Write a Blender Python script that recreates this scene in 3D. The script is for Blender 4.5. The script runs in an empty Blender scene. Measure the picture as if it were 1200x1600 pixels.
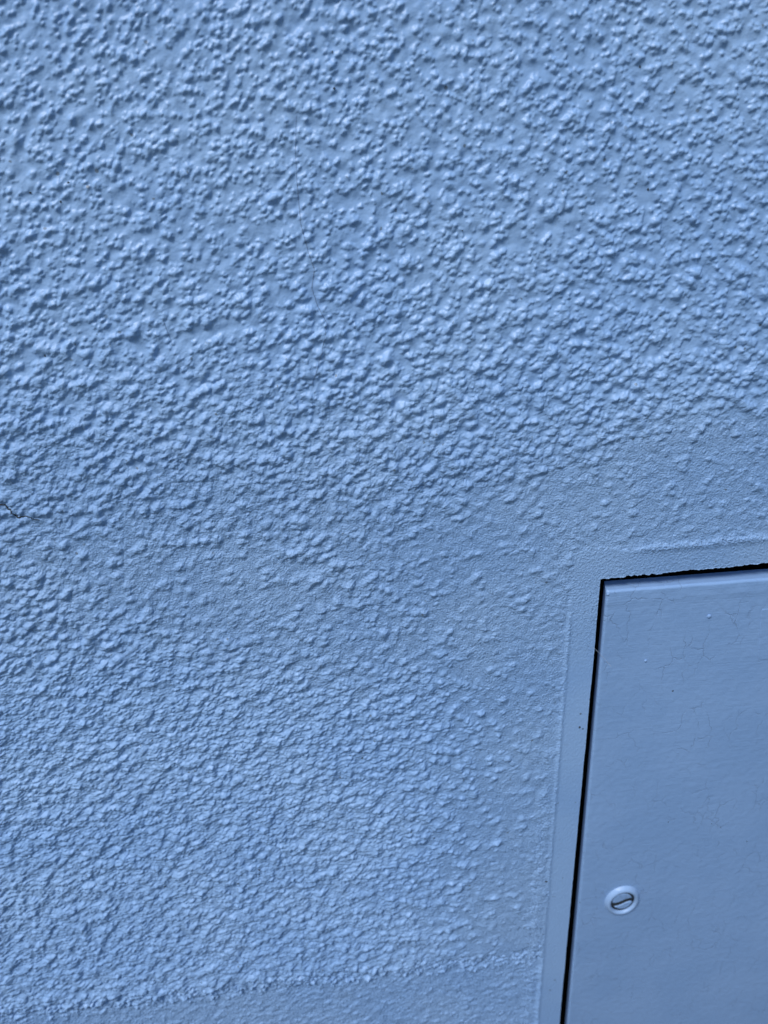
import bpy, bmesh, math, random
import numpy as np
from mathutils import Matrix, Vector

rng = np.random.default_rng(11)
random.seed(5)
scene = bpy.context.scene
COL = scene.collection

# ------------------------------------------------------------------ camera
F_PX = 1202.0                      # focal length in pixels of a 1200 x 1600 frame
TH, PS, RO = math.radians(27.0), math.radians(4.0), math.radians(-3.0)
CAM = np.array([0.0, -0.285, 1.30])
fh = np.array([math.sin(PS), math.cos(PS), 0.0])
rr = np.array([math.cos(PS), -math.sin(PS), 0.0])
zz = np.array([0.0, 0.0, 1.0])
FW = math.cos(TH) * fh - math.sin(TH) * zz
UU = math.cos(TH) * zz + math.sin(TH) * fh
RT = math.cos(RO) * rr + math.sin(RO) * UU
UP = math.cos(RO) * UU - math.sin(RO) * rr

cam_data = bpy.data.cameras.new("camera")
cam = bpy.data.objects.new("camera", cam_data)
COL.objects.link(cam)
cam.matrix_world = Matrix(((RT[0], UP[0], -FW[0], CAM[0]),
                           (RT[1], UP[1], -FW[1], CAM[1]),
                           (RT[2], UP[2], -FW[2], CAM[2]),
                           (0, 0, 0, 1)))
cam_data.sensor_fit = 'VERTICAL'
cam_data.sensor_height = 32.0
cam_data.lens = 32.0 * F_PX / 1600.0
cam_data.clip_start = 0.01
cam_data.clip_end = 2000.0
cam_data.dof.use_dof = True
cam_data.dof.aperture_fstop = 10.0
scene.camera = cam


def unproject(px, py, y=0.0):
    """photo pixel -> (x, z) on the vertical plane at depth y"""
    d = (px - 600.0) / F_PX * RT - (py - 800.0) / F_PX * UP + FW
    t = (y - CAM[1]) / d[1]
    p = CAM + t * d
    return float(p[0]), float(p[2])


def depth_at(px, py):
    x, z = unproject(px, py)
    return float((np.array([x, 0.0, z]) - CAM) @ FW)


cam_data.dof.focus_distance = depth_at(620, 780)

# ------------------------------------------------------------------ world and sun
SUN_EL, SUN_AZ = math.radians(54.0), math.radians(216.0)   # azimuth clockwise from +Y
world = bpy.data.worlds.new("World")
scene.world = world
world.use_nodes = True
wn = world.node_tree
bg = wn.nodes["Background"]
sky = wn.nodes.new("ShaderNodeTexSky")
sky.sky_type = 'NISHITA'
sky.sun_disc = False
sky.sun_elevation = SUN_EL
sky.sun_rotation = SUN_AZ
sky.air_density = 1.6
sky.dust_density = 0.6
sky.ozone_density = 3.0
wn.links.new(sky.outputs[0], bg.inputs[0])
bg.inputs[1].default_value = 0.07

sl = bpy.data.lights.new("sun", 'SUN')
sl.energy = 1.6
sl.angle = math.radians(17.0)
sl.color = (1.0, 0.98, 0.95)
so = bpy.data.objects.new("sun", sl)
COL.objects.link(so)
sdir = Vector((math.sin(SUN_AZ) * math.cos(SUN_EL), math.cos(SUN_AZ) * math.cos(SUN_EL), math.sin(SUN_EL)))
so.rotation_euler = (-sdir).to_track_quat('-Z', 'Y').to_euler()
so.location = sdir * 5

vs = scene.view_settings
vs.view_transform = 'Standard'
vs.look = 'None'
vs.gamma = 1.0
vs.use_curve_mapping = False
vs.exposure = 0.73


# ------------------------------------------------------------------ helpers
def new_mat(name):
    m = bpy.data.materials.new(name)
    m.use_nodes = True
    nt = m.node_tree
    return m, nt, nt.nodes["Principled BSDF"]


def N(nt, t, **kw):
    n = nt.nodes.new(t)
    for k, v in kw.items():
        setattr(n, k, v)
    return n


def noise(nt, vec, scale, detail=3.0, rough=0.55):
    n = N(nt, "ShaderNodeTexNoise")
    n.inputs["Scale"].default_value = scale
    n.inputs["Detail"].default_value = detail
    n.inputs["Roughness"].default_value = rough
    nt.links.new(vec, n.inputs["Vector"])
    return n.outputs["Fac"]


def ramp(nt, val, a, b, va=0.0, vb=1.0):
    n = N(nt, "ShaderNodeMapRange")
    n.interpolation_type = 'SMOOTHSTEP'
    for i, v in zip(("From Min", "From Max", "To Min", "To Max"), (a, b, va, vb)):
        n.inputs[i].default_value = v
    nt.links.new(val, n.inputs["Value"])
    return n.outputs["Result"]


def math_n(nt, op, a, b):
    n = N(nt, "ShaderNodeMath", operation=op)
    for i, v in enumerate((a, b)):
        if isinstance(v, (int, float)):
            n.inputs[i].default_value = v
        else:
            nt.links.new(v, n.inputs[i])
    return n.outputs[0]


def mix(nt, fac, a, b):
    n = N(nt, "ShaderNodeMix", data_type='RGBA')
    for i, v in ((0, fac), (6, a), (7, b)):
        if isinstance(v, (int, float)):
            n.inputs[i].default_value = v
        elif isinstance(v, tuple):
            n.inputs[i].default_value = (*v, 1.0)
        else:
            nt.links.new(v, n.inputs[i])
    return n.outputs[2]


def bump(nt, h, dist, normal=None, strength=1.0):
    n = N(nt, "ShaderNodeBump")
    n.inputs["Strength"].default_value = strength
    n.inputs["Distance"].default_value = dist
    nt.links.new(h, n.inputs["Height"])
    if normal is not None:
        nt.links.new(normal, n.inputs["Normal"])
    return n.outputs["Normal"]


def mapped(nt, scale=(1, 1, 1), rot=(0, 0, 0)):
    g = N(nt, "ShaderNodeNewGeometry")
    m = N(nt, "ShaderNodeMapping")
    m.inputs["Scale"].default_value = scale
    m.inputs["Rotation"].default_value = rot
    nt.links.new(g.outputs["Position"], m.inputs["Vector"])
    return m.outputs["Vector"]


PAINT = (0.250, 0.416, 0.71)
PAINT2 = (0.288, 0.456, 0.74)
GRIME = (0.10, 0.115, 0.125)

# wall paint -----------------------------------------------------------
MAT_WALL, nt, bs = new_mat("blue_masonry_paint")
pos = mapped(nt)
cloud = noise(nt, pos, 14.0, 3.0)
colr = mix(nt, ramp(nt, cloud, 0.35, 0.65), PAINT, PAINT2)
vor = N(nt, "ShaderNodeTexVoronoi")
vor.inputs["Scale"].default_value = 210.0
nt.links.new(pos, vor.inputs["Vector"])
spot = ramp(nt, vor.outputs["Distance"], 0.10, 0.17, 1.0, 0.0)
sel = ramp(nt, noise(nt, pos, 300.0, 1.0), 0.53, 0.58)
patch = ramp(nt, noise(nt, pos, 26.0, 2.0), 0.44, 0.60)
speck = math_n(nt, 'MULTIPLY', math_n(nt, 'MULTIPLY', spot, sel), patch)
grub = ramp(nt, noise(nt, pos, 420.0, 3.0, 0.6), 0.60, 0.74)
speck = math_n(nt, 'MULTIPLY', speck, 0.75)
colr = mix(nt, speck, colr, GRIME)
colr = mix(nt, math_n(nt, 'MULTIPLY', grub, 0.17), colr, (0.20, 0.25, 0.32))
nt.links.new(colr, bs.inputs["Base Color"])
bs.inputs["Roughness"].default_value = 0.40
bs.inputs["Specular IOR Level"].default_value = 0.5
fa = N(nt, "ShaderNodeAttribute", attribute_name="grain")
n1 = bump(nt, math_n(nt, 'MULTIPLY', noise(nt, pos, 1000.0, 3.0, 0.6), math_n(nt, 'ADD', 0.18, fa.outputs["Fac"])), 0.00060)
n2 = bump(nt, noise(nt, pos, 2400.0, 2.0, 0.5), 0.00006, n1)
# relief of the stucco beyond the finely meshed middle
att = N(nt, "ShaderNodeAttribute", attribute_name="outer")
outer = math_n(nt, 'MULTIPLY', noise(nt, pos, 330.0, 4.0, 0.6), att.outputs["Fac"])
n3 = bump(nt, outer, 0.0035, n2)
nt.links.new(n3, bs.inputs["Normal"])

# door paint -----------------------------------------------------------
MAT_DOOR, nt, bs = new_mat("blue_gloss_paint_on_steel")
pos = mapped(nt)
cloud = noise(nt, pos, 22.0, 3.0)
colr = mix(nt, ramp(nt, cloud, 0.35, 0.65), (0.230, 0.378, 0.645), (0.250, 0.402, 0.675))
warp = N(nt, "ShaderNodeTexNoise")
warp.inputs["Scale"].default_value = 90.0
warp.inputs["Detail"].default_value = 4.0
nt.links.new(pos, warp.inputs["Vector"])
wv = N(nt, "ShaderNodeVectorMath", operation='MULTIPLY_ADD')
nt.links.new(warp.outputs["Color"], wv.inputs[0])
wv.inputs[1].default_value = (0.012, 0.012, 0.012)
nt.links.new(pos, wv.inputs[2])
cr = N(nt, "ShaderNodeTexVoronoi", feature='DISTANCE_TO_EDGE')
cr.inputs["Scale"].default_value = 1.0
ws = N(nt, "ShaderNodeMapping")
ws.inputs["Scale"].default_value = (95, 70, 50)
nt.links.new(wv.outputs[0], ws.inputs["Vector"])
nt.links.new(ws.outputs["Vector"], cr.inputs["Vector"])
line = ramp(nt, cr.outputs["Distance"], 0.003, 0.024, 1.0, 0.0)
gate = math_n(nt, 'MULTIPLY', ramp(nt, noise(nt, pos, 34.0, 2.0), 0.40, 0.60), ramp(nt, noise(nt, pos, 130.0, 2.0), 0.36, 0.54))
line = math_n(nt, 'MULTIPLY', line, gate)
colr = mix(nt, math_n(nt, 'MULTIPLY', line, 0.22), colr, (0.13, 0.17, 0.25))
smp = mapped(nt, (60, 60, 190), (0, math.radians(-22), 0))
smudge = ramp(nt, noise(nt, smp, 1.0, 4.0, 0.6), 0.66, 0.80)
colr = mix(nt, math_n(nt, 'MULTIPLY', smudge, 0.22), colr, (0.17, 0.20, 0.26))
nt.links.new(colr, bs.inputs["Base Color"])
bs.inputs["Roughness"].default_value = 0.42
bs.inputs["Specular IOR Level"].default_value = 0.4
brush = noise(nt, mapped(nt, (45, 45, 1300), (0, math.radians(1.5), 0)), 1.0, 3.0, 0.6)
n1 = bump(nt, brush, 0.00012)
n2 = bump(nt, noise(nt, pos, 260.0, 3.0, 0.5), 0.00028, n1)
n3 = bump(nt, math_n(nt, 'MULTIPLY', line, -1.0), 0.00012, n2)
nt.links.new(n3, bs.inputs["Normal"])

# dark things ------------------------------------------------------------
MAT_DARK, nt, bs = new_mat("dark_recess_mortar")
nt.links.new(mix(nt, noise(nt, mapped(nt), 200.0), (0.012, 0.013, 0.013), (0.04, 0.045, 0.042)), bs.inputs["Base Color"])
bs.inputs["Roughness"].default_value = 0.95
bs.inputs["Specular IOR Level"].default_value = 0.1

MAT_CRACK, nt, bs = new_mat("dirt_in_crack")
nt.links.new(mix(nt, noise(nt, mapped(nt), 900.0), (0.012, 0.014, 0.018), (0.05, 0.06, 0.075)), bs.inputs["Base Color"])
bs.inputs["Roughness"].default_value = 1.0

MAT_HAIRLINE, nt, bs = new_mat("faint_paint_crack")
nt.links.new(mix(nt, noise(nt, mapped(nt), 500.0), (0.09, 0.13, 0.20), (0.20, 0.29, 0.46)), bs.inputs["Base Color"])
bs.inputs["Roughness"].default_value = 0.8

MAT_STEEL, nt, bs = new_mat("dull_dark_steel")
nt.links.new(mix(nt, noise(nt, mapped(nt), 700.0), (0.018, 0.024, 0.030), (0.05, 0.06, 0.07)), bs.inputs["Base Color"])
bs.inputs["Metallic"].default_value = 0.3
bs.inputs["Roughness"].default_value = 0.6

MAT_COLLAR, nt, bs = new_mat("pale_painted_plastic")
nt.links.new(mix(nt, noise(nt, mapped(nt), 300.0), (0.27, 0.42, 0.68), (0.30, 0.45, 0.71)), bs.inputs["Base Color"])
bs.inputs["Roughness"].default_value = 0.4
nt.links.new(bump(nt, noise(nt, mapped(nt), 500.0), 0.0002), bs.inputs["Normal"])

MAT_STRAND, nt, bs = new_mat("pale_fibre")
nt.links.new(mix(nt, noise(nt, mapped(nt), 300.0), (0.45, 0.50, 0.58), (0.55, 0.6, 0.68)), bs.inputs["Base Color"])
bs.inputs["Roughness"].default_value = 0.5

MAT_GROUND, nt, bs = new_mat("dark_earth_ground")
gp = mapped(nt)
nt.links.new(mix(nt, noise(nt, gp, 3.0, 6.0), (0.045, 0.042, 0.036), (0.085, 0.082, 0.068)), bs.inputs["Base Color"])
bs.inputs["Roughness"].default_value = 0.9
nt.links.new(bump(nt, noise(nt, gp, 60.0, 5.0), 0.004), bs.inputs["Normal"])


def link(name, me, mat, parent=None):
    me.materials.append(mat)
    o = bpy.data.objects.new(name, me)
    COL.objects.link(o)
    if parent is not None:
        o.parent = parent
    return o


def empty(name, label, cat, loc=(0, 0, 0)):
    o = bpy.data.objects.new(name, None)
    COL.objects.link(o)
    o.location = loc
    o["label"] = label
    o["category"] = cat
    return o


def local(o, parent, origin):
    """meshes below are made in world coordinates; move them under their thing"""
    o.parent = parent
    o.location = -Vector(origin)


def mesh_np(name, verts, quads, smooth=True):
    me = bpy.data.meshes.new(name)
    me.vertices.add(len(verts))
    me.vertices.foreach_set("co", np.ascontiguousarray(verts, dtype=np.float32).ravel())
    me.loops.add(quads.size)
    me.loops.foreach_set("vertex_index", np.ascontiguousarray(quads, dtype=np.int32).ravel())
    me.polygons.add(len(quads))
    me.polygons.foreach_set("loop_start", np.arange(0, quads.size, 4, dtype=np.int32))
    if smooth:
        me.polygons.foreach_set("use_smooth", np.ones(len(quads), dtype=bool))
    me.update(calc_edges=True)
    me.validate()
    return me


# ------------------------------------------------------------------ the ground
me = bpy.data.meshes.new("ground")
bm = bmesh.new()
# level strip along the foot of the wall, then an added, unseen bank rising to shade its lower part
S = 60.0
gxs = [-S, -12, -6, -3, -2, -1.4, -1, -0.7, -0.4, -0.1, 0.2, 0.5, 0.8, 1.2, 1.6, 2.2, 3.5, 6, 12, S]
gys = [S, 10, 2, 0, -0.5, -0.62, -0.68, -0.74, -0.82, -0.92, -1.05, -1.2, -1.5, -2.2, -4, -10, -30, -S]


def ground_z(x, y):
    t = min(max((-y - 0.60) / 0.60, 0.0), 1.0)
    top = 1.15 + 0.22 * math.tanh(x * 1.2) + 0.03 * math.sin(x * 5.1) + 0.02 * math.sin(x * 11.3 + 1.0)  # crest of the added bank, higher to the right to deepen the shade there
    return top * t * t * (3 - 2 * t) + 0.02 * t * math.sin(x * 17 + y * 9)


gv = [[bm.verts.new((x, y, ground_z(x, y))) for x in gxs] for y in gys]
for j in range(len(gys) - 1):
    for i in range(len(gxs) - 1):
        f = bm.faces.new((gv[j][i], gv[j + 1][i], gv[j + 1][i + 1], gv[j][i + 1]))
        f.smooth = True
bm.to_mesh(me)
bm.free()
g = link("ground", me, MAT_GROUND)
g["kind"] = "structure"

# ------------------------------------------------------------------ the stucco wall: a real height field
STEP = 0.00040
hx0, hz0 = unproject(938, 904)              # upper left corner of the door opening
hxb, hzb = unproject(874, 1600)
hxr, hzr = unproject(1200, 878.5)
SLX = (hxb - hx0) / (hzb - hz0)             # left edge of the opening: x = hx0 + SLX * (z - hz0)
SLZ = (hzr - hz0) / (hxr - hx0)             # top edge
HOLE_W, HOLE_H = 0.300, 0.520

cs = [unproject(a, b) for a in (-60, 1260) for b in (-60, 1660)]
# the mesh is denser towards the top of the wall: cell size grows with K(z)
ZC = unproject(600, 800)[1]
MZ = 1.40
Z_LO, Z_HI = min(c[1] for c in cs), max(c[1] for c in cs)


def kz(z):
    return 1 - MZ * (np.clip(z, Z_LO, Z_HI) - ZC)


def vmap(z):
    zc_ = np.clip(z, Z_LO, Z_HI)
    return ZC - np.log(1 - MZ * (zc_ - ZC)) / MZ + (z - zc_) / kz(z)


V_LO, V_HI = float(vmap(Z_LO)), float(vmap(Z_HI))


def zmap(v):
    vc_ = np.clip(v, V_LO, V_HI)
    return ZC + (1 - np.exp(-MZ * (vc_ - ZC))) / MZ + (v - vc_) * kz(np.where(v < ZC, Z_LO, Z_HI))


CX0 = min(hx0 + (c[0] - hx0) / float(kz(c[1])) for c in cs)
CX1 = max(hx0 + (c[0] - hx0) / float(kz(c[1])) for c in cs)
V0 = float(vmap(hz0))


def axis(edge, lo, hi, far_lo, far_hi, must):
    def grow(start, far, sgn, must_at=None):
        out, st = [], STEP
        p = start
        while (far - p) * sgn > 1e-9:
            st = min(st * 1.35, 0.06)
            q = p + sgn * st
            if must_at is not None and (must_at - p) * sgn > 1e-6 and (q - must_at) * sgn > -1e-6:
                q = must_at
            if (q - far) * sgn > 0:
                q = far
            out.append(q)
            p = q
        return out
    a = list(edge - STEP * np.arange(1, int((edge - lo) / STEP) + 1))
    b = list(edge + STEP * np.arange(0, int((hi - edge) / STEP) + 1))
    lo_list = grow(a[-1], far_lo, -1, must if must < edge else None)
    hi_list = grow(b[-1], far_hi, 1, must if must > edge else None)
    return np.array(lo_list[::-1] + a[::-1] + b + hi_list), len(lo_list), len(lo_list) + len(a) + len(b)


U, ua, ub = axis(hx0, CX0, CX1, -1.6, 1.8, hx0 + HOLE_W)
V, va, vb = axis(V0, V_LO, V_HI, float(vmap(-0.02)), float(vmap(2.5)), float(vmap(hz0 - HOLE_H)))
nu, nv = len(U), len(V)
iu = int(np.argmin(abs(U - hx0)))
iv = int(np.argmin(abs(V - V0)))
iu2 = int(np.argmin(abs(U - (hx0 + HOLE_W))))
iv2 = int(np.argmin(abs(V - float(vmap(hz0 - HOLE_H)))))


def smooth1(n, k):
    a = rng.standard_normal(n)
    w = np.hanning(k + 2)
    a = np.convolve(a, w, mode='same')
    return a / a.std()


# core raster ------------------------------------------------------------
cu, cv = U[ua:ub], V[va:vb]
n0, n1_ = len(cv), len(cu)
NX, NZ = np.meshgrid(cu, cv)          # nominal coordinates, in which the texture is laid out


def smoothstep(a, b, x):
    t = np.clip((x - a) / (b - a), 0, 1)
    return t * t * (3 - 2 * t)


# make the grid lines follow the slightly crooked, hand cut edges of the opening
jx = 0.00006 * smooth1(nv, 60) + 0.00003 * smooth1(nv, 7)
jz = 0.00014 * smooth1(nu, 9) + 0.00012 * smooth1(nu, 3) + 0.00015 * smooth1(nu, 50)
bite = np.exp(-((U - (hx0 + 0.008)) / 0.006) ** 2)
jz *= 1.0 + 0.4 * bite
GX, GZ = np.meshgrid(U, V)
inwall_x = np.where(GX <= hx0, np.exp(-np.clip(hx0 - GX, 0, 1) / 0.0015), np.clip(1 - (GX - hx0) / 0.002, 0, 1))
inwall_z = np.where(GZ >= V0, np.exp(-np.clip(GZ - V0, 0, 1) / 0.0012), np.clip(1 - (V0 - GZ) / 0.002, 0, 1))
ZV = zmap(GZ)
KV = kz(ZV)
T = GX - hx0
TL, TR, EL, ER = hx0 - cu[0], cu[-1] - hx0, 0.9, HOLE_W
XO = np.where(T > 0,
              np.where(T <= TR, T * KV, np.where(T < ER, TR * KV + (T - TR) * (ER - TR * KV) / (ER - TR), T)),
              np.where(-T <= TL, T * KV, np.where(-T < EL, -TL * KV + (T + TL) * (EL - TL * KV) / (EL - TL), T)))
WX = hx0 + XO + SLX * np.clip(ZV - hz0, -HOLE_H, 0.02) * np.exp(-(T / 0.08) ** 2) \
    + jx[:, None] * inwall_x * (GZ < V0 + 0.004)
WZ = ZV + SLZ * np.clip(XO, -0.02, HOLE_W) * np.exp(-((ZV - hz0) / 0.08) ** 2) \
    + jz[None, :] * inwall_z * (GX > hx0 - 0.002)
KC = KV[va:vb, ua:ub].astype(np.float32)
X = WX[va:vb, ua:ub]
Z = WZ[va:vb, ua:ub]

# photo pixel of every raster point (for laying out the zones of the texture)
rel0, rel1, rel2 = X - CAM[0], -CAM[1], Z - CAM[2]
dep = rel0 * FW[0] + rel1 * FW[1] + rel2 * FW[2]
PX = 600 + F_PX * (rel0 * RT[0] + rel1 * RT[1] + rel2 * RT[2]) / dep
PY = 800 - F_PX * (rel0 * UP[0] + rel1 * UP[1] + rel2 * UP[2]) / dep


def fft_noise(l_lo, l_hi, aniso=1.0, ang=0.0):
    """band limited noise, wavelengths l_lo..l_hi metres; stretched by aniso along ang"""
    a = rng.standard_normal((n0, n1_)).astype(np.float32)
    kz = np.fft.fftfreq(n0, STEP)[:, None]
    kx = np.fft.rfftfreq(n1_, STEP)[None, :]
    c, s = math.cos(ang), math.sin(ang)
    k1 = (kx * c + kz * s) * aniso
    k2 = -kx * s + kz * c
    k = np.sqrt(k1 * k1 + k2 * k2) + 1e-9
    filt = np.exp(-(k * l_lo) ** 2 * 0.5) * (1 - np.exp(-(k * l_hi) ** 2 * 0.5))
    r = np.fft.irfft2(np.fft.rfft2(a) * filt, s=(n0, n1_))
    return (r / r.std()).astype(np.float32)


def blur(a, sig):
    kz = np.fft.fftfreq(n0, STEP)[:, None]
    kx = np.fft.rfftfreq(n1_, STEP)[None, :]
    g_ = np.exp(-2 * (math.pi * sig) ** 2 * (kx * kx + kz * kz))
    return np.fft.irfft2(np.fft.rfft2(a) * g_, s=(n0, n1_)).astype(np.float32)


def ell(cx, cy, rx, ry, deg=0.0):
    a = math.radians(deg)
    dx, dy = PX - cx, PY - cy
    u = (dx * math.cos(a) + dy * math.sin(a)) / rx
    v = (-dx * math.sin(a) + dy * math.cos(a)) / ry
    return np.exp(-(u * u + v * v) ** 1.5)


big = fft_noise(0.010, 0.05)
wob = fft_noise(0.006, 0.03)
wPX = PX + 14 * wob
wPY = PY + 14 * big

# zones -------------------------------------------------------------------
left_line = 885 - 0.0806 * (PY - 1000)              # left rim of the flat border
top_line = 866 - 0.095 * (PX - 880)                 # upper rim of the border
bot_line = 1588 - 0.115 * PX + 3.0 * wob            # lower rim of the stucco field
d_left = PX - left_line
d_top = PY - top_line
border = smoothstep(-2.5, 3.0, d_left + 0.8 * wob) * smoothstep(-3.5, 3.5, d_top + 2.0 * wob)
skirt = smoothstep(-9, 11, PY - bot_line + 5 * fft_noise(0.002, 0.008))
# smoother band sweeping across, and the smooth margin round the border
smooth_band = np.clip(0.55 * ell(450, 955, 300, 85, 14) + 0.35 * ell(200, 880, 260, 60, 14)
                      + 1.0 * ell(800, 900, 150, 130, 0) + 1.0 * ell(1080, 760, 260, 105, -14)
                      + 0.35 * ell(560, 830, 330, 60, 10)
                      + 0.95 * smoothstep(215, 60, -d_left + 45 * wob) * smoothstep(740, 900, PY), 0, 1)
smooth_band *= 1 - 0.40 * np.clip(big, -1, 1)
smooth_band = np.clip(smooth_band, 0, 1)
rough = (1 - smooth_band) * (1 - border) * (1 - skirt)
fine_zone = np.clip(smoothstep(480, 800, PY + 30 * big) * (1 - 0.80 * smoothstep(960, 1120, PY + 40 * big - 0.08 * (PX - 400))), 0, 1)
fine_zone = np.clip(fine_zone + 0.6 * smooth_band, 0, 1)
lower = smoothstep(950, 1100, PY + 40 * big)
upper = 1 - smoothstep(330, 700, PY + 60 * big)

# blobs of roughcast, rounded over by paint --------------------------------
wx = (0.00026 * fft_noise(0.0011, 0.004) + 0.00008 * fft_noise(0.0005, 0.0014))
wz = (0.00026 * fft_noise(0.0011, 0.004) + 0.00008 * fft_noise(0.0005, 0.0014))
QX, QZ = NX + wx, NZ + wz
clump = 0.65 * fft_noise(0.0035, 0.012) + 0.55 * fft_noise(0.002, 0.006, 2.0, math.radians(24)) + 0.3 * big


def splat(count, rmin, rmax, hmin, hmax, prob, aniso=(1.0, 1.6), ang=(24, 50), power=0.8):
    H = np.zeros((n0, n1_), np.float32)
    js = rng.integers(0, n0, count)
    is_ = rng.integers(0, n1_, count)
    keep = rng.random(count) < prob[js, is_]
    js, is_ = js[keep], is_[keep]
    m = len(js)
    rad = rmin * (rmax / rmin) ** (rng.random(m) ** 1.3)
    hh = hmin + (hmax - hmin) * rng.random(m)
    an = aniso[0] + (aniso[1] - aniso[0]) * rng.random(m)
    aa = np.radians(ang[0] + ang[1] * rng.standard_normal(m))
    ca, sa = np.cos(aa), np.sin(aa)
    for k in range(m):
        R = int(rad[k] * an[k] * 1.6 / STEP) + 3
        j0, j1 = max(0, js[k] - R), min(n0, js[k] + R + 1)
        i0, i1 = max(0, is_[k] - R), min(n1_, is_[k] + R + 1)
        x = QX[j0:j1, i0:i1] - QX[js[k], is_[k]]
        z = QZ[j0:j1, i0:i1] - QZ[js[k], is_[k]]
        p = (x * ca[k] + z * sa[k]) / (rad[k] * an[k])
        q = (-x * sa[k] + z * ca[k]) / rad[k]
        d2 = p * p + q * q
        b = hh[k] * np.clip(1 - d2, 0, 1) ** power * (rad[k] / rmax) ** 0.6
        np.maximum(H[j0:j1, i0:i1], b, out=H[j0:j1, i0:i1])
    return H


area = (cu[-1] - cu[0]) * (cv[-1] - cv[0])
p_top = np.clip(0.24 + 0.42 * clump, 0.02, 1) * upper * (1 - border)
p_mid = np.clip(0.55 + 0.35 * clump, 0.05, 1) * (1 - upper) * (1 - lower) * np.clip(1 - 0.85 * smooth_band, 0, 1) * (1 - border)
p_low = np.clip(0.55 + 0.35 * clump, 0.05, 1) * lower * np.clip(1 - 0.97 * smooth_band, 0, 1) * (1 - border) * (1 - skirt)
H1 = splat(int(area / 0.0026 ** 2), 0.0009, 0.0017, 0.0009, 0.0016, p_top, (1.0, 1.5), (20, 60), 0.75)
H1 = np.maximum(H1, splat(int(area / 0.0017 ** 2), 0.0006, 0.0010, 0.0005, 0.0012, p_top, (1.0, 1.7), (20, 60), 0.8))
H2 = splat(int(area / 0.0026 ** 2), 0.0009, 0.0022, 0.0010, 0.0020, p_mid, (1.0, 1.5), (24, 45), 0.78)
H2 = np.maximum(H2, splat(int(area / 0.0017 ** 2), 0.0006, 0.0011, 0.0005, 0.0011, p_mid, (1.0, 1.6), (24, 45), 0.85))
H3 = splat(int(area / 0.0024 ** 2), 0.0009, 0.0019, 0.0008, 0.0015, p_low, (1.0, 1.5), (20, 45), 0.85)
H3 = np.maximum(H3, splat(int(area / 0.0017 ** 2), 0.0006, 0.0010, 0.0004, 0.0009, p_low, (1.0, 1.7), (20, 40), 0.85))
H2 *= 1 - 0.75 * smooth_band
H3 *= 1 - 0.85 * smooth_band
# stray pimples on the smooth parts
p_str = np.clip(0.10 + 0.10 * clump, 0, 1) * np.clip(smooth_band + 1.6 * skirt, 0, 2.5) * (1 - 0.75 * border)
H4 = splat(int(area / 0.0034 ** 2), 0.0006, 0.0012, 0.0003, 0.0008, p_str, (1.0, 1.4), (0, 60), 1.1)
H5 = splat(int(area / 0.0022 ** 2), 0.0007, 0.0015, 0.0003, 0.0006, 0.35 * skirt * (1 - border), (1.0, 1.6), (10, 50), 1.2)
blobs = np.maximum(np.maximum(np.maximum(H1, H2), np.maximum(H3, H4)), H5)
blobs = blur(blobs, 0.00027)

ridge_lo = np.clip(fft_noise(0.0011, 0.0040, 1.9, math.radians(22)) + 0.3, -0.4, None)
ridge_hi = np.clip(fft_noise(0.0012, 0.0045, 1.4, math.radians(30)) - 0.1, -0.3, None)
fine = fft_noise(0.00042, 0.0012, 1.3, math.radians(15))
fine2 = fft_noise(0.0006, 0.0022)
streak = fft_noise(0.0005, 0.0016, 5.0, math.radians(90 - 4))

h = blobs
h = h + rough * (0.00020 * ridge_lo * lower + 0.00009 * ridge_hi * (1 - lower) * (0.35 + 0.65 * (1 - upper)))
h = h + rough * 0.00020 * big + 0.00008 * wob * (1 - border)
h = h + (1 - border) * (0.35 + 0.65 * (1 - skirt)) * fine_zone * (0.000060 * fine + 0.00007 * fine2)
h = h + (1 - border) * 0.000028 * fine
# flat border: a little proud, with a lip of paint at its rim
lip_l = np.exp(-((d_left - 2) / 3.0) ** 2) * smoothstep(930, 990, PY) * smoothstep(840, 880, PY)
lip_t = np.exp(-((d_top - 4) / 6.0) ** 2) * smoothstep(960, 1040, PX)
proud = 0.00050 * smoothstep(1500, 1150, PY)
top_fade = smoothstep(860, 1010, PX) + smoothstep(900, 1000, PY)
h = h * (1 - border * (0.94 - 0.45 * smoothstep(1120, 950, PY))) + border * proud * np.clip(top_fade, 0, 1) \
    + 0.00042 * lip_l * (1 + 0.4 * fine2) + 0.00045 * lip_t * (1 + 0.5 * fine2)
h = h + border * (0.000035 * fine2 + 0.00006 * fine * smoothstep(1150, 950, PY) + 0.000022 * streak)
# ragged end of the stucco against the border, low down
rag = np.exp(-((d_left + 9 + 4 * fine2) / 7.0) ** 2) * smoothstep(1120, 1300, PY)
h = h + 0.0005 * rag * (1 - border)
# set back strip along the bottom
h = h - skirt * (1 - border) * 0.0010 + 0.00030 * np.exp(-((PY - bot_line + 12) / 9.0) ** 2) * (1 - border) * smoothstep(820, 700, PX)
h = h + skirt * (1 - border) * (0.00011 * fine2 + 0.00007 * streak + 0.00005 * fine)
h = (0.98 * h * KC).astype(np.float32)

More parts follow.
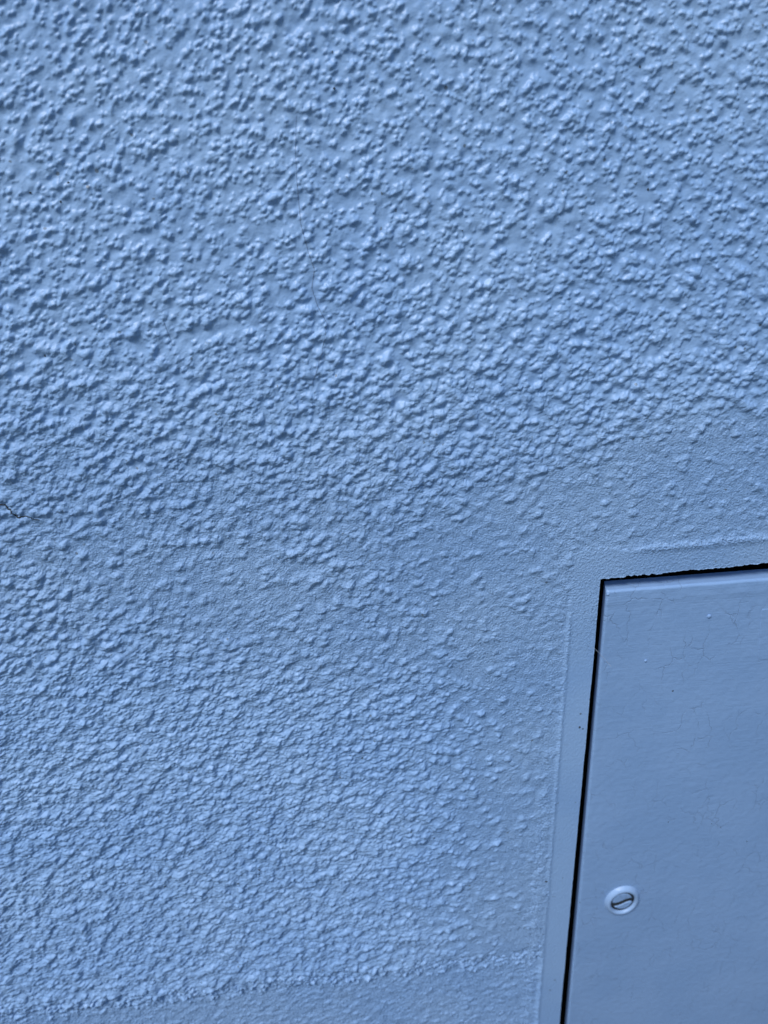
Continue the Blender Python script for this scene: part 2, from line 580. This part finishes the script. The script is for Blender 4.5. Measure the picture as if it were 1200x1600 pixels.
# whole wall ----------------------------------------------------------------
Hfull = np.zeros((nv, nu), np.float32)
fade = np.ones_like(h)
m_ = 24
rampw = np.linspace(0, 1, m_)
fade[:m_] *= rampw[:, None]
fade[-m_:] *= rampw[::-1][:, None]
fade[:, :m_] *= rampw[None]
fade[:, -m_:] *= rampw[::-1][None]
Hfull[va:vb, ua:ub] = h * fade + 0.0006 * (1 - fade)
mask = np.ones((nv, nu), bool)
mask[va:vb, ua:ub] = False
Hfull[mask] = 0.0006
grain = np.zeros((nv, nu), np.float32)
grain[va:vb, ua:ub] = np.clip(fine_zone * (1 - 0.7 * skirt) * (1 - border * smoothstep(930, 1080, PY)), 0, 1)
outer_att = np.ones((nv, nu), np.float32)
outer_att[va:vb, ua:ub] = 1 - fade
co = np.stack([WX, -Hfull, WZ], axis=-1).reshape(-1, 3)
idx = np.arange(nu * nv).reshape(nv, nu)
quads = np.stack([idx[:-1, :-1], idx[:-1, 1:], idx[1:, 1:], idx[1:, :-1]], axis=-1)
hole = np.zeros((nv - 1, nu - 1), bool)
hole[iv2:iv, iu:iu2] = True
quads = quads[~hole]
# reveal of the opening
loop = list(idx[iv2:iv + 1, iu]) + list(idx[iv, iu + 1:iu2 + 1]) + list(idx[iv - 1:iv2 - 1:-1, iu2]) + list(idx[iv2, iu2 - 1:iu:-1])
loop = np.array(loop)
base = len(co)
r1 = co[loop].copy(); r1[:, 1] += 0.0012
r2 = co[loop].copy(); r2[:, 1] = 0.012
r3 = co[loop].copy(); r3[:, 1] = 0.045
co = np.concatenate([co, r1, r2, r3])
L = len(loop)
rows = [loop, base + np.arange(L), base + L + np.arange(L), base + 2 * L + np.arange(L)]
extra = []
for a, b in zip(rows[:-1], rows[1:]):
    extra.append(np.stack([a, np.roll(a, -1), np.roll(b, -1), b], axis=-1))
# outer rim and back of the wall
rim = np.array(list(idx[0, :]) + list(idx[1:, -1]) + list(idx[-1, -2::-1]) + list(idx[-2:0:-1, 0]))
base2 = len(co)
rb = co[rim].copy(); rb[:, 1] = 0.22
co = np.concatenate([co, rb])
bb = base2 + np.arange(len(rim))
extra.append(np.stack([np.roll(rim, -1), rim, bb, np.roll(bb, -1)], axis=-1))
c00, c10, c11, c01 = bb[0], bb[nu - 1], bb[nu - 1 + nv - 1], bb[2 * (nu - 1) + nv - 1]
extra.append(np.array([[c00, c01, c11, c10]]))
quads = np.concatenate([quads] + extra)
# drop the unused vertices inside the opening
used = np.zeros(len(co), bool)
used[quads.ravel()] = True
remap = np.cumsum(used) - 1
attv = np.concatenate([outer_att.ravel(), np.zeros(3 * L, np.float32), np.ones(len(rb), np.float32)])[used]
wall_me = mesh_np("stucco_wall", co[used], remap[quads])
at_ = wall_me.attributes.new("outer", 'FLOAT', 'POINT')
at_.data.foreach_set("value", attv)
ag = np.concatenate([grain.ravel(), np.zeros(3 * L + len(rb), np.float32)])[used]
at_ = wall_me.attributes.new("grain", 'FLOAT', 'POINT')
at_.data.foreach_set("value", ag)

wall = empty("stucco_wall", "rough blue painted stucco wall round the metal access panel", "wall", (0, 0, 0))
link("stucco", wall_me, MAT_WALL, wall)


def surf(px, py):
    """point on the stucco surface under a photo pixel"""
    x, z = unproject(px, py)
    k = float(kz(z))
    i = min(max(int((hx0 + (x - hx0) / k - cu[0]) / STEP + 0.5), 0), n1_ - 1)
    j = min(max(int((float(vmap(z)) - cv[0]) / STEP + 0.5), 0), n0 - 1)
    return Vector((x, -float(h[j, i]), z))


# dark box behind the opening ------------------------------------------------
def box_mesh(name, x0, x1, y0, y1, z0, z1, skip_front=False):
    me = bpy.data.meshes.new(name)
    bm = bmesh.new()
    v = [bm.verts.new((x, y, z)) for y in (y0, y1) for z in (z0, z1) for x in (x0, x1)]
    fs = [(0, 1, 3, 2), (5, 4, 6, 7), (1, 5, 7, 3), (4, 0, 2, 6), (2, 3, 7, 6), (4, 5, 1, 0)]
    if skip_front:
        fs = fs[1:]
    for f in fs:
        bm.faces.new([v[i] for i in f])
    bm.normal_update()
    bm.to_mesh(me)
    bm.free()
    return me


link("recess_box", box_mesh("recess_box", hx0 - 0.03, hx0 + HOLE_W + 0.02, 0.046, 0.12,
                            hz0 - HOLE_H - 0.02, hz0 + 0.05, True), MAT_DARK, wall)


# cracks -------------------------------------------------------------------
def ribbon(name, pts, widths, mat, parent, lift=0.00014, sub=18, jit=0.5):
    """a narrow crack line with a shallow V of depth, laid over the relief"""
    P = []
    for k in range(len(pts) - 1):
        for s in range(sub):
            t = s / sub
            P.append(((pts[k][0] * (1 - t) + pts[k + 1][0] * t + random.uniform(-jit, jit)),
                      (pts[k][1] * (1 - t) + pts[k + 1][1] * t + random.uniform(-jit, jit)),
                      widths[k] * (1 - t) + widths[k + 1] * t))
    P.append((*pts[-1], widths[-1]))
    bm = bmesh.new()
    prev = None
    for k, (px, py, w) in enumerate(P):
        p = surf(px, py)
        q = surf(*P[min(k + 1, len(P) - 1)][:2])
        o = surf(*P[max(k - 1, 0)][:2])
        d = (q - o); d.y = 0
        d = d.normalized() if d.length > 0 else Vector((1, 0, 0))
        nrm = Vector((-d.z, 0, d.x))
        w2 = w * random.uniform(0.7, 1.2) * 0.5
        ring = []
        for s, up in ((-1, 0.0), (0, 0.00004), (1, 0.0)):
            ring.append(bm.verts.new((p.x + nrm.x * w2 * s, p.y - lift - up, p.z + nrm.z * w2 * s)))
        ring.append(bm.verts.new((p.x, p.y + 0.0004, p.z)))
        if prev:
            for a in range(4):
                b = (a + 1) % 4
                bm.faces.new((prev[a], prev[b], ring[b], ring[a]))
        prev = ring
    me = bpy.data.meshes.new(name)
    bm.to_mesh(me)
    bm.free()
    o = link(name, me, mat, parent)
    return o


ck = ribbon("crack", [(-8, 787), (8, 788), (16, 795), (23, 803), (31, 808), (40, 806), (50, 808), (56, 810), (62, 811)],
            [0.0005, 0.0005, 0.0006, 0.0006, 0.0006, 0.00045, 0.0003, 0.00018, 0.0001], MAT_CRACK, wall, lift=0.00025, sub=5, jit=1.1)
ck["label"] = "short dark open crack"
ck = ribbon("hairline_crack", [(463, 180), (461, 235), (464, 285), (470, 350), (482, 395), (491, 420), (487, 450), (497, 480), (511, 505), (503, 550), (488, 600)],
            [0.00008, 0.0001, 0.00016, 0.00018, 0.0002, 0.0002, 0.00016, 0.00016, 0.00014, 0.00012, 0.00008], MAT_HAIRLINE, wall)
ck["label"] = "long faint hairline crack"
ck = ribbon("hairline_crack", [(255, 500), (262, 520), (270, 540)], [0.00006, 0.0001, 0.00006], MAT_HAIRLINE, wall)

# ------------------------------------------------------------------ the access panel
DY = -0.0004                                  # its face sits just proud of the wall's plane
a = Vector(unproject(948, 924, DY))            # upper left corner of the leaf
tr = Vector(unproject(1200, 904.5, DY))
bl = Vector(unproject(886.5, 1600, DY))
ex = (tr - a).normalized()
ez = (bl - a).normalized()
LW, LH, LT, RAD = 0.288, 0.505, 0.0084, 0.0013


def leaf_pt(u, w, y):
    p = a + ex * u + ez * w
    return (p.x, y, p.y)


panel = empty("access_panel", "blue painted metal access panel with slotted screw, set in a dark gapped recess", "access panel",
              (a.x, DY, a.y + ez.y * LH))
O = panel.location.copy()

# leaf: dense sheet with rolled edges and slightly lumpy painted rim
nx, nz = 240, 366


def prof(n, length):
    t = np.linspace(0, 1, n)
    core = RAD * 1.0 + t * (length - 2 * RAD)
    ang = np.linspace(0, math.pi / 2, 7)[:-1]
    e0 = RAD * (1 - np.cos(ang))
    d0 = RAD * (1 - np.sin(ang))
    s = np.concatenate([e0, core, length - e0[::-1]])
    d = np.concatenate([d0, np.zeros(n), d0[::-1]])
    return s, d


su, du = prof(nx, LW)
sw, dw = prof(nz, LH)
SU, SW = np.meshgrid(su, sw)
DU, DW = np.meshgrid(du, dw)
depth = RAD - np.sqrt(np.clip((RAD - DU) ** 2 + (RAD - DW) ** 2 - RAD ** 2, 0, None))
depth = np.where((DU > 0) & (DW > 0), np.minimum(depth, RAD), np.maximum(DU, DW))
wave = 0.00025 * np.sin(SU * 31 + 1.0) * np.sin(SW * 23 + 0.4)
lump = rng.standard_normal(SU.shape)
for _ in range(2):
    lump = (lump + np.roll(lump, 1, 0) + np.roll(lump, -1, 0) + np.roll(lump, 1, 1) + np.roll(lump, -1, 1)) / 5
lump = lump / lump.std()
nearedge = np.exp(-np.minimum(SU * 1.6, SW) / 0.004)
# a soft welt of paint along the top rim
welt = 0.00012 * np.exp(-((SW - 0.0062) / 0.0018) ** 2) * (1 + 0.5 * np.roll(lump, 3, 1))
Yl = DY + depth + wave * (1 - nearedge) - 0.00003 * lump * nearedge - 0.000010 * lump - welt
Pl = np.array([a.x, 0, a.y])[None, None] + SU[..., None] * np.array([ex.x, 0, ex.y]) + SW[..., None] * np.array([ez.x, 0, ez.y])
Pl[..., 1] = Yl
ni, nj = SU.shape[1], SU.shape[0]
lv = Pl.reshape(-1, 3)
li = np.arange(ni * nj).reshape(nj, ni)
lq = np.stack([li[:-1, :-1], li[1:, :-1], li[1:, 1:], li[:-1, 1:]], axis=-1).reshape(-1, 4)
lrim = np.array(list(li[0, :]) + list(li[1:, -1]) + list(li[-1, -2::-1]) + list(li[-2:0:-1, 0]))
bk = lv[lrim].copy(); bk[:, 1] = DY + LT
bk[:, 0] += 0.0018 * np.exp(-np.clip(lv[lrim][:, 0] - lv[lrim][:, 0].min(), 0, None) / 0.02)
b0 = len(lv)
bi = b0 + np.arange(len(lrim))
lq2 = np.stack([lrim, np.roll(lrim, -1), np.roll(bi, -1), bi], axis=-1)
capq = np.array([[bi[0], bi[ni - 1], bi[ni + nj - 2], bi[2 * ni + nj - 3]]])
leaf_me = mesh_np("door_leaf", np.concatenate([lv, bk]), np.concatenate([lq, lq2, capq]))
leaf_me.polygons.foreach_set("use_smooth", np.arange(len(leaf_me.polygons)) < len(lq))
leaf = link("door_leaf", leaf_me, MAT_DOOR)
local(leaf, panel, O)


# slotted screw in its raised collar -----------------------------------------
def lathe(name, prof_, seg=56, y0=0.0):
    bm = bmesh.new()
    rings = []
    for r, y in prof_:
        rings.append([bm.verts.new((r * math.cos(t), -y, r * math.sin(t))) for t in np.linspace(0, 2 * math.pi, seg, endpoint=False)])
    for p, q in zip(rings[:-1], rings[1:]):
        for k in range(seg):
            bm.faces.new((p[k], p[(k + 1) % seg], q[(k + 1) % seg], q[k]))
    bmesh.ops.recalc_face_normals(bm, faces=bm.faces)
    for f in bm.faces:
        f.smooth = True
    me = bpy.data.meshes.new(name)
    bm.to_mesh(me)
    bm.free()
    return me


sx, sz = unproject(972.5, 1408, DY - 0.001)
collar = link("screw_collar", lathe("screw_collar", [(0.0109, -0.0002), (0.0103, 0.0003), (0.0099, 0.0010), (0.0092, 0.0018), (0.0084, 0.0022),
                                                     (0.0077, 0.0021), (0.0072, 0.0017), (0.0070, 0.0012), (0.0070, 0.0001)]), MAT_COLLAR)
collar.parent = panel
collar.location = Vector((sx, DY, sz)) - O
collar.scale = (1.0, 1.15, 1.17)
collar["label"] = "pale raised round collar"
# well below the screw head, bare dark metal
well = link("screw_well", lathe("screw_well", [(0.0071, 0.0001), (0.0071, 0.0008), (0.003, 0.0008), (0.0001, 0.0008)]), MAT_STEEL)
well.parent = panel
well.location = collar.location
well.scale = (1.0, 1.0, 1.17)


def screw_head():
    bm = bmesh.new()
    R, hw = 0.0059, 0.0009
    for sgn, off in ((1, 0.0006), (-1, 0.0021)):
        # a half disc on either side of the slot; the paint has pulled its edge into a soft S
        t0 = math.asin(off / R + hw / R * 0.4)
        pts = []
        for t in np.linspace(t0, math.pi - t0, 22):
            pts.append((R * math.cos(t), R * math.sin(t)))
        for s in np.linspace(-0.85, 0.85, 9):
            pts.append((s * R, off + 0.0005 * math.sin(s * 3.0)))
        rings = []
        for sc, y in ((1.0, 0.0007), (1.0, 0.0010), (0.95, 0.0012), (0.80, 0.0013)):
            cx = sum(p[0] for p in pts) / len(pts); cz = sum(p[1] for p in pts) / len(pts)
            rings.append([bm.verts.new(((cx + (p[0] - cx) * sc) * sgn, -y, (cz + (p[1] - cz) * sc) * sgn)) for p in pts])
        n = len(pts)
        for p, q in zip(rings[:-1], rings[1:]):
            for k in range(n):
                bm.faces.new((p[k], p[(k + 1) % n], q[(k + 1) % n], q[k]))
        bm.faces.new(rings[-1])
    bmesh.ops.recalc_face_normals(bm, faces=bm.faces)
    for f in bm.faces:
        f.smooth = len(f.verts) == 4
    me = bpy.data.meshes.new("screw_head")
    bm.to_mesh(me)
    bm.free()
    return me


head = link("screw_head", screw_head(), MAT_DOOR)
head.parent = panel
head.location = collar.location
head.rotation_euler = (0, math.radians(-14), 0)
head.scale = (1.0, 1.0, 1.12)
head["label"] = "slotted painted screw head"


# small square of tape painted over at the right, a nub and a drop of paint ----
def patch_mesh(name, corners, thick, y):
    bm = bmesh.new()
    c = [Vector(unproject(px, py, y)) for px, py in corners]
    ctr = sum(c, Vector((0, 0))) / len(c)
    n = 10
    outl = []
    for k in range(4):
        for s in range(n):
            p = c[k].lerp(c[(k + 1) % 4], s / n)
            p = p + Vector((random.uniform(-1, 1), random.uniform(-1, 1))) * 0.00007
            outl.append(p)
    rings = []
    for sc, yy in ((1.0, y + 0.0002), (1.0, y - thick * 0.5), (0.985, y - thick)):
        rings.append([bm.verts.new((ctr.x + (p.x - ctr.x) * sc, yy, ctr.y + (p.y - ctr.y) * sc)) for p in outl])
    m = len(outl)
    for p, q in zip(rings[:-1], rings[1:]):
        for k in range(m):
            bm.faces.new((p[k], p[(k + 1) % m], q[(k + 1) % m], q[k]))
    bm.faces.new(rings[-1])
    bmesh.ops.recalc_face_normals(bm, faces=bm.faces)
    me = bpy.data.meshes.new(name)
    bm.to_mesh(me)
    bm.free()
    return me


def face_y(px, py):
    x, z = unproject(px, py, DY)
    p = Vector((x, z)) - a
    # oblique leaf axes
    det = ex.x * ez.y - ex.y * ez.x
    u = (p.x * ez.y - p.y * ez.x) / det
    w = (ex.x * p.y - ex.y * p.x) / det
    i = int(np.argmin(abs(su - u))); j = int(np.argmin(abs(sw - w)))
    return float(Yl[j, i])


tape = link("painted_tape", patch_mesh("painted_tape", [(1190, 952), (1262, 946), (1256, 1026), (1184, 1031)], 0.00018, face_y(1200, 990)), MAT_DOOR)
local(tape, panel, O)
tape["label"] = "small square of tape painted over"


def nub(name, px, py, r, hgt, parent, mat):
    x, z = unproject(px, py, DY)
    bm = bmesh.new()
    bmesh.ops.create_uvsphere(bm, u_segments=12, v_segments=8, radius=1.0)
    for v in bm.verts:
        k = 1 + random.uniform(-0.15, 0.15)
        v.co = Vector((v.co.x * r * k, v.co.y * hgt, v.co.z * r * k))
    for f in bm.faces:
        f.smooth = True
    me = bpy.data.meshes.new(name)
    bm.to_mesh(me)
    bm.free()
    o = link(name, me, mat)
    o.parent = parent
    o.location = Vector((x, face_y(px, py), z)) - O
    return o


nub("paint_nib", 1108, 963, 0.0011, 0.0007, panel, MAT_DOOR)
nub("paint_nib", 950, 929, 0.0007, 0.0006, panel, MAT_DOOR)
nub("paint_nib", 1009, 1033, 0.0008, 0.0005, panel, MAT_DOOR)
for px, py, r in ((1051.5, 1080, 0.0005), (1044, 1284, 0.00035), (1126, 1293, 0.00035), (1167, 1315, 0.00035), (906, 1410, 0.0004), (1112, 1287, 0.0003)):
    nub("dirt_speck", px, py, r, 0.0001, panel, MAT_CRACK)


for px, py, r in ((405, 1358, 0.0007), (404, 1366, 0.0005), (122, 1580, 0.0011), (47, 301, 0.0005), (71, 555, 0.0006), (107, 285, 0.0005), (95, 315, 0.0005),
                  (196, 1380, 0.0006), (258, 1383, 0.0006), (372, 1378, 0.0006), (315, 1534, 0.0007), (678, 1309, 0.0005), (1013, 296, 0.0006),
                  (722, 360, 0.0003), (519, 81, 0.0004), (522, 138, 0.0005), (1000, 104, 0.0005), (853, 1376, 0.0008), (905, 1135, 0.0008), (910, 1137, 0.0005), (879, 1371, 0.0004)):
    p = surf(px, py)
    bm = bmesh.new()
    bmesh.ops.create_icosphere(bm, subdivisions=2, radius=1.0)
    for v in bm.verts:
        k = random.uniform(0.55, 1.15)
        v.co = Vector((v.co.x * r * k, v.co.y * 0.00035, v.co.z * r * k * 0.7))
    me = bpy.data.meshes.new("dirt_speck")
    bm.to_mesh(me)
    bm.free()
    o = link("dirt_speck", me, MAT_CRACK, wall)
    o.location = p
    o.rotation_euler = (0, random.uniform(0, 3), 0)


# fine strand lying over the gap -------------------------------------------------
def tube(name, pts, r, mat, seg=6):
    bm = bmesh.new()
    prev = None
    for k, p in enumerate(pts):
        d = (pts[min(k + 1, len(pts) - 1)] - pts[max(k - 1, 0)]).normalized()
        s1 = d.cross(Vector((0, 1, 0))).normalized()
        s2 = d.cross(s1)
        ring = [bm.verts.new(p + (s1 * math.cos(t) + s2 * math.sin(t)) * r) for t in np.linspace(0, 2 * math.pi, seg, endpoint=False)]
        if prev:
            for q in range(seg):
                bm.faces.new((prev[q], prev[(q + 1) % seg], ring[(q + 1) % seg], ring[q]))
        else:
            bm.faces.new(ring[::-1])
        prev = ring
    bm.faces.new(prev)
    me = bpy.data.meshes.new(name)
    bm.to_mesh(me)
    bm.free()
    return link(name, me, mat)


pts = []
for px, py, y in ((926, 1011, -0.0007), (930, 1014, -0.0008), (937, 1021, -0.0004), (946, 1031, -0.0002), (958, 1045, 0.0), (970, 1060, 0.0001), (984, 1077, 0.0002)):
    x, z = unproject(px, py, y)
    pts.append(Vector((x, y - 0.0001, z)))
st = tube("fibre_strand", pts, 0.00006, MAT_STRAND)
st["label"] = "fine pale fibre lying across the gap at the panel's left edge"
st["category"] = "fibre"

print("wall grid", nu, nv, "tris", 2 * len(quads))
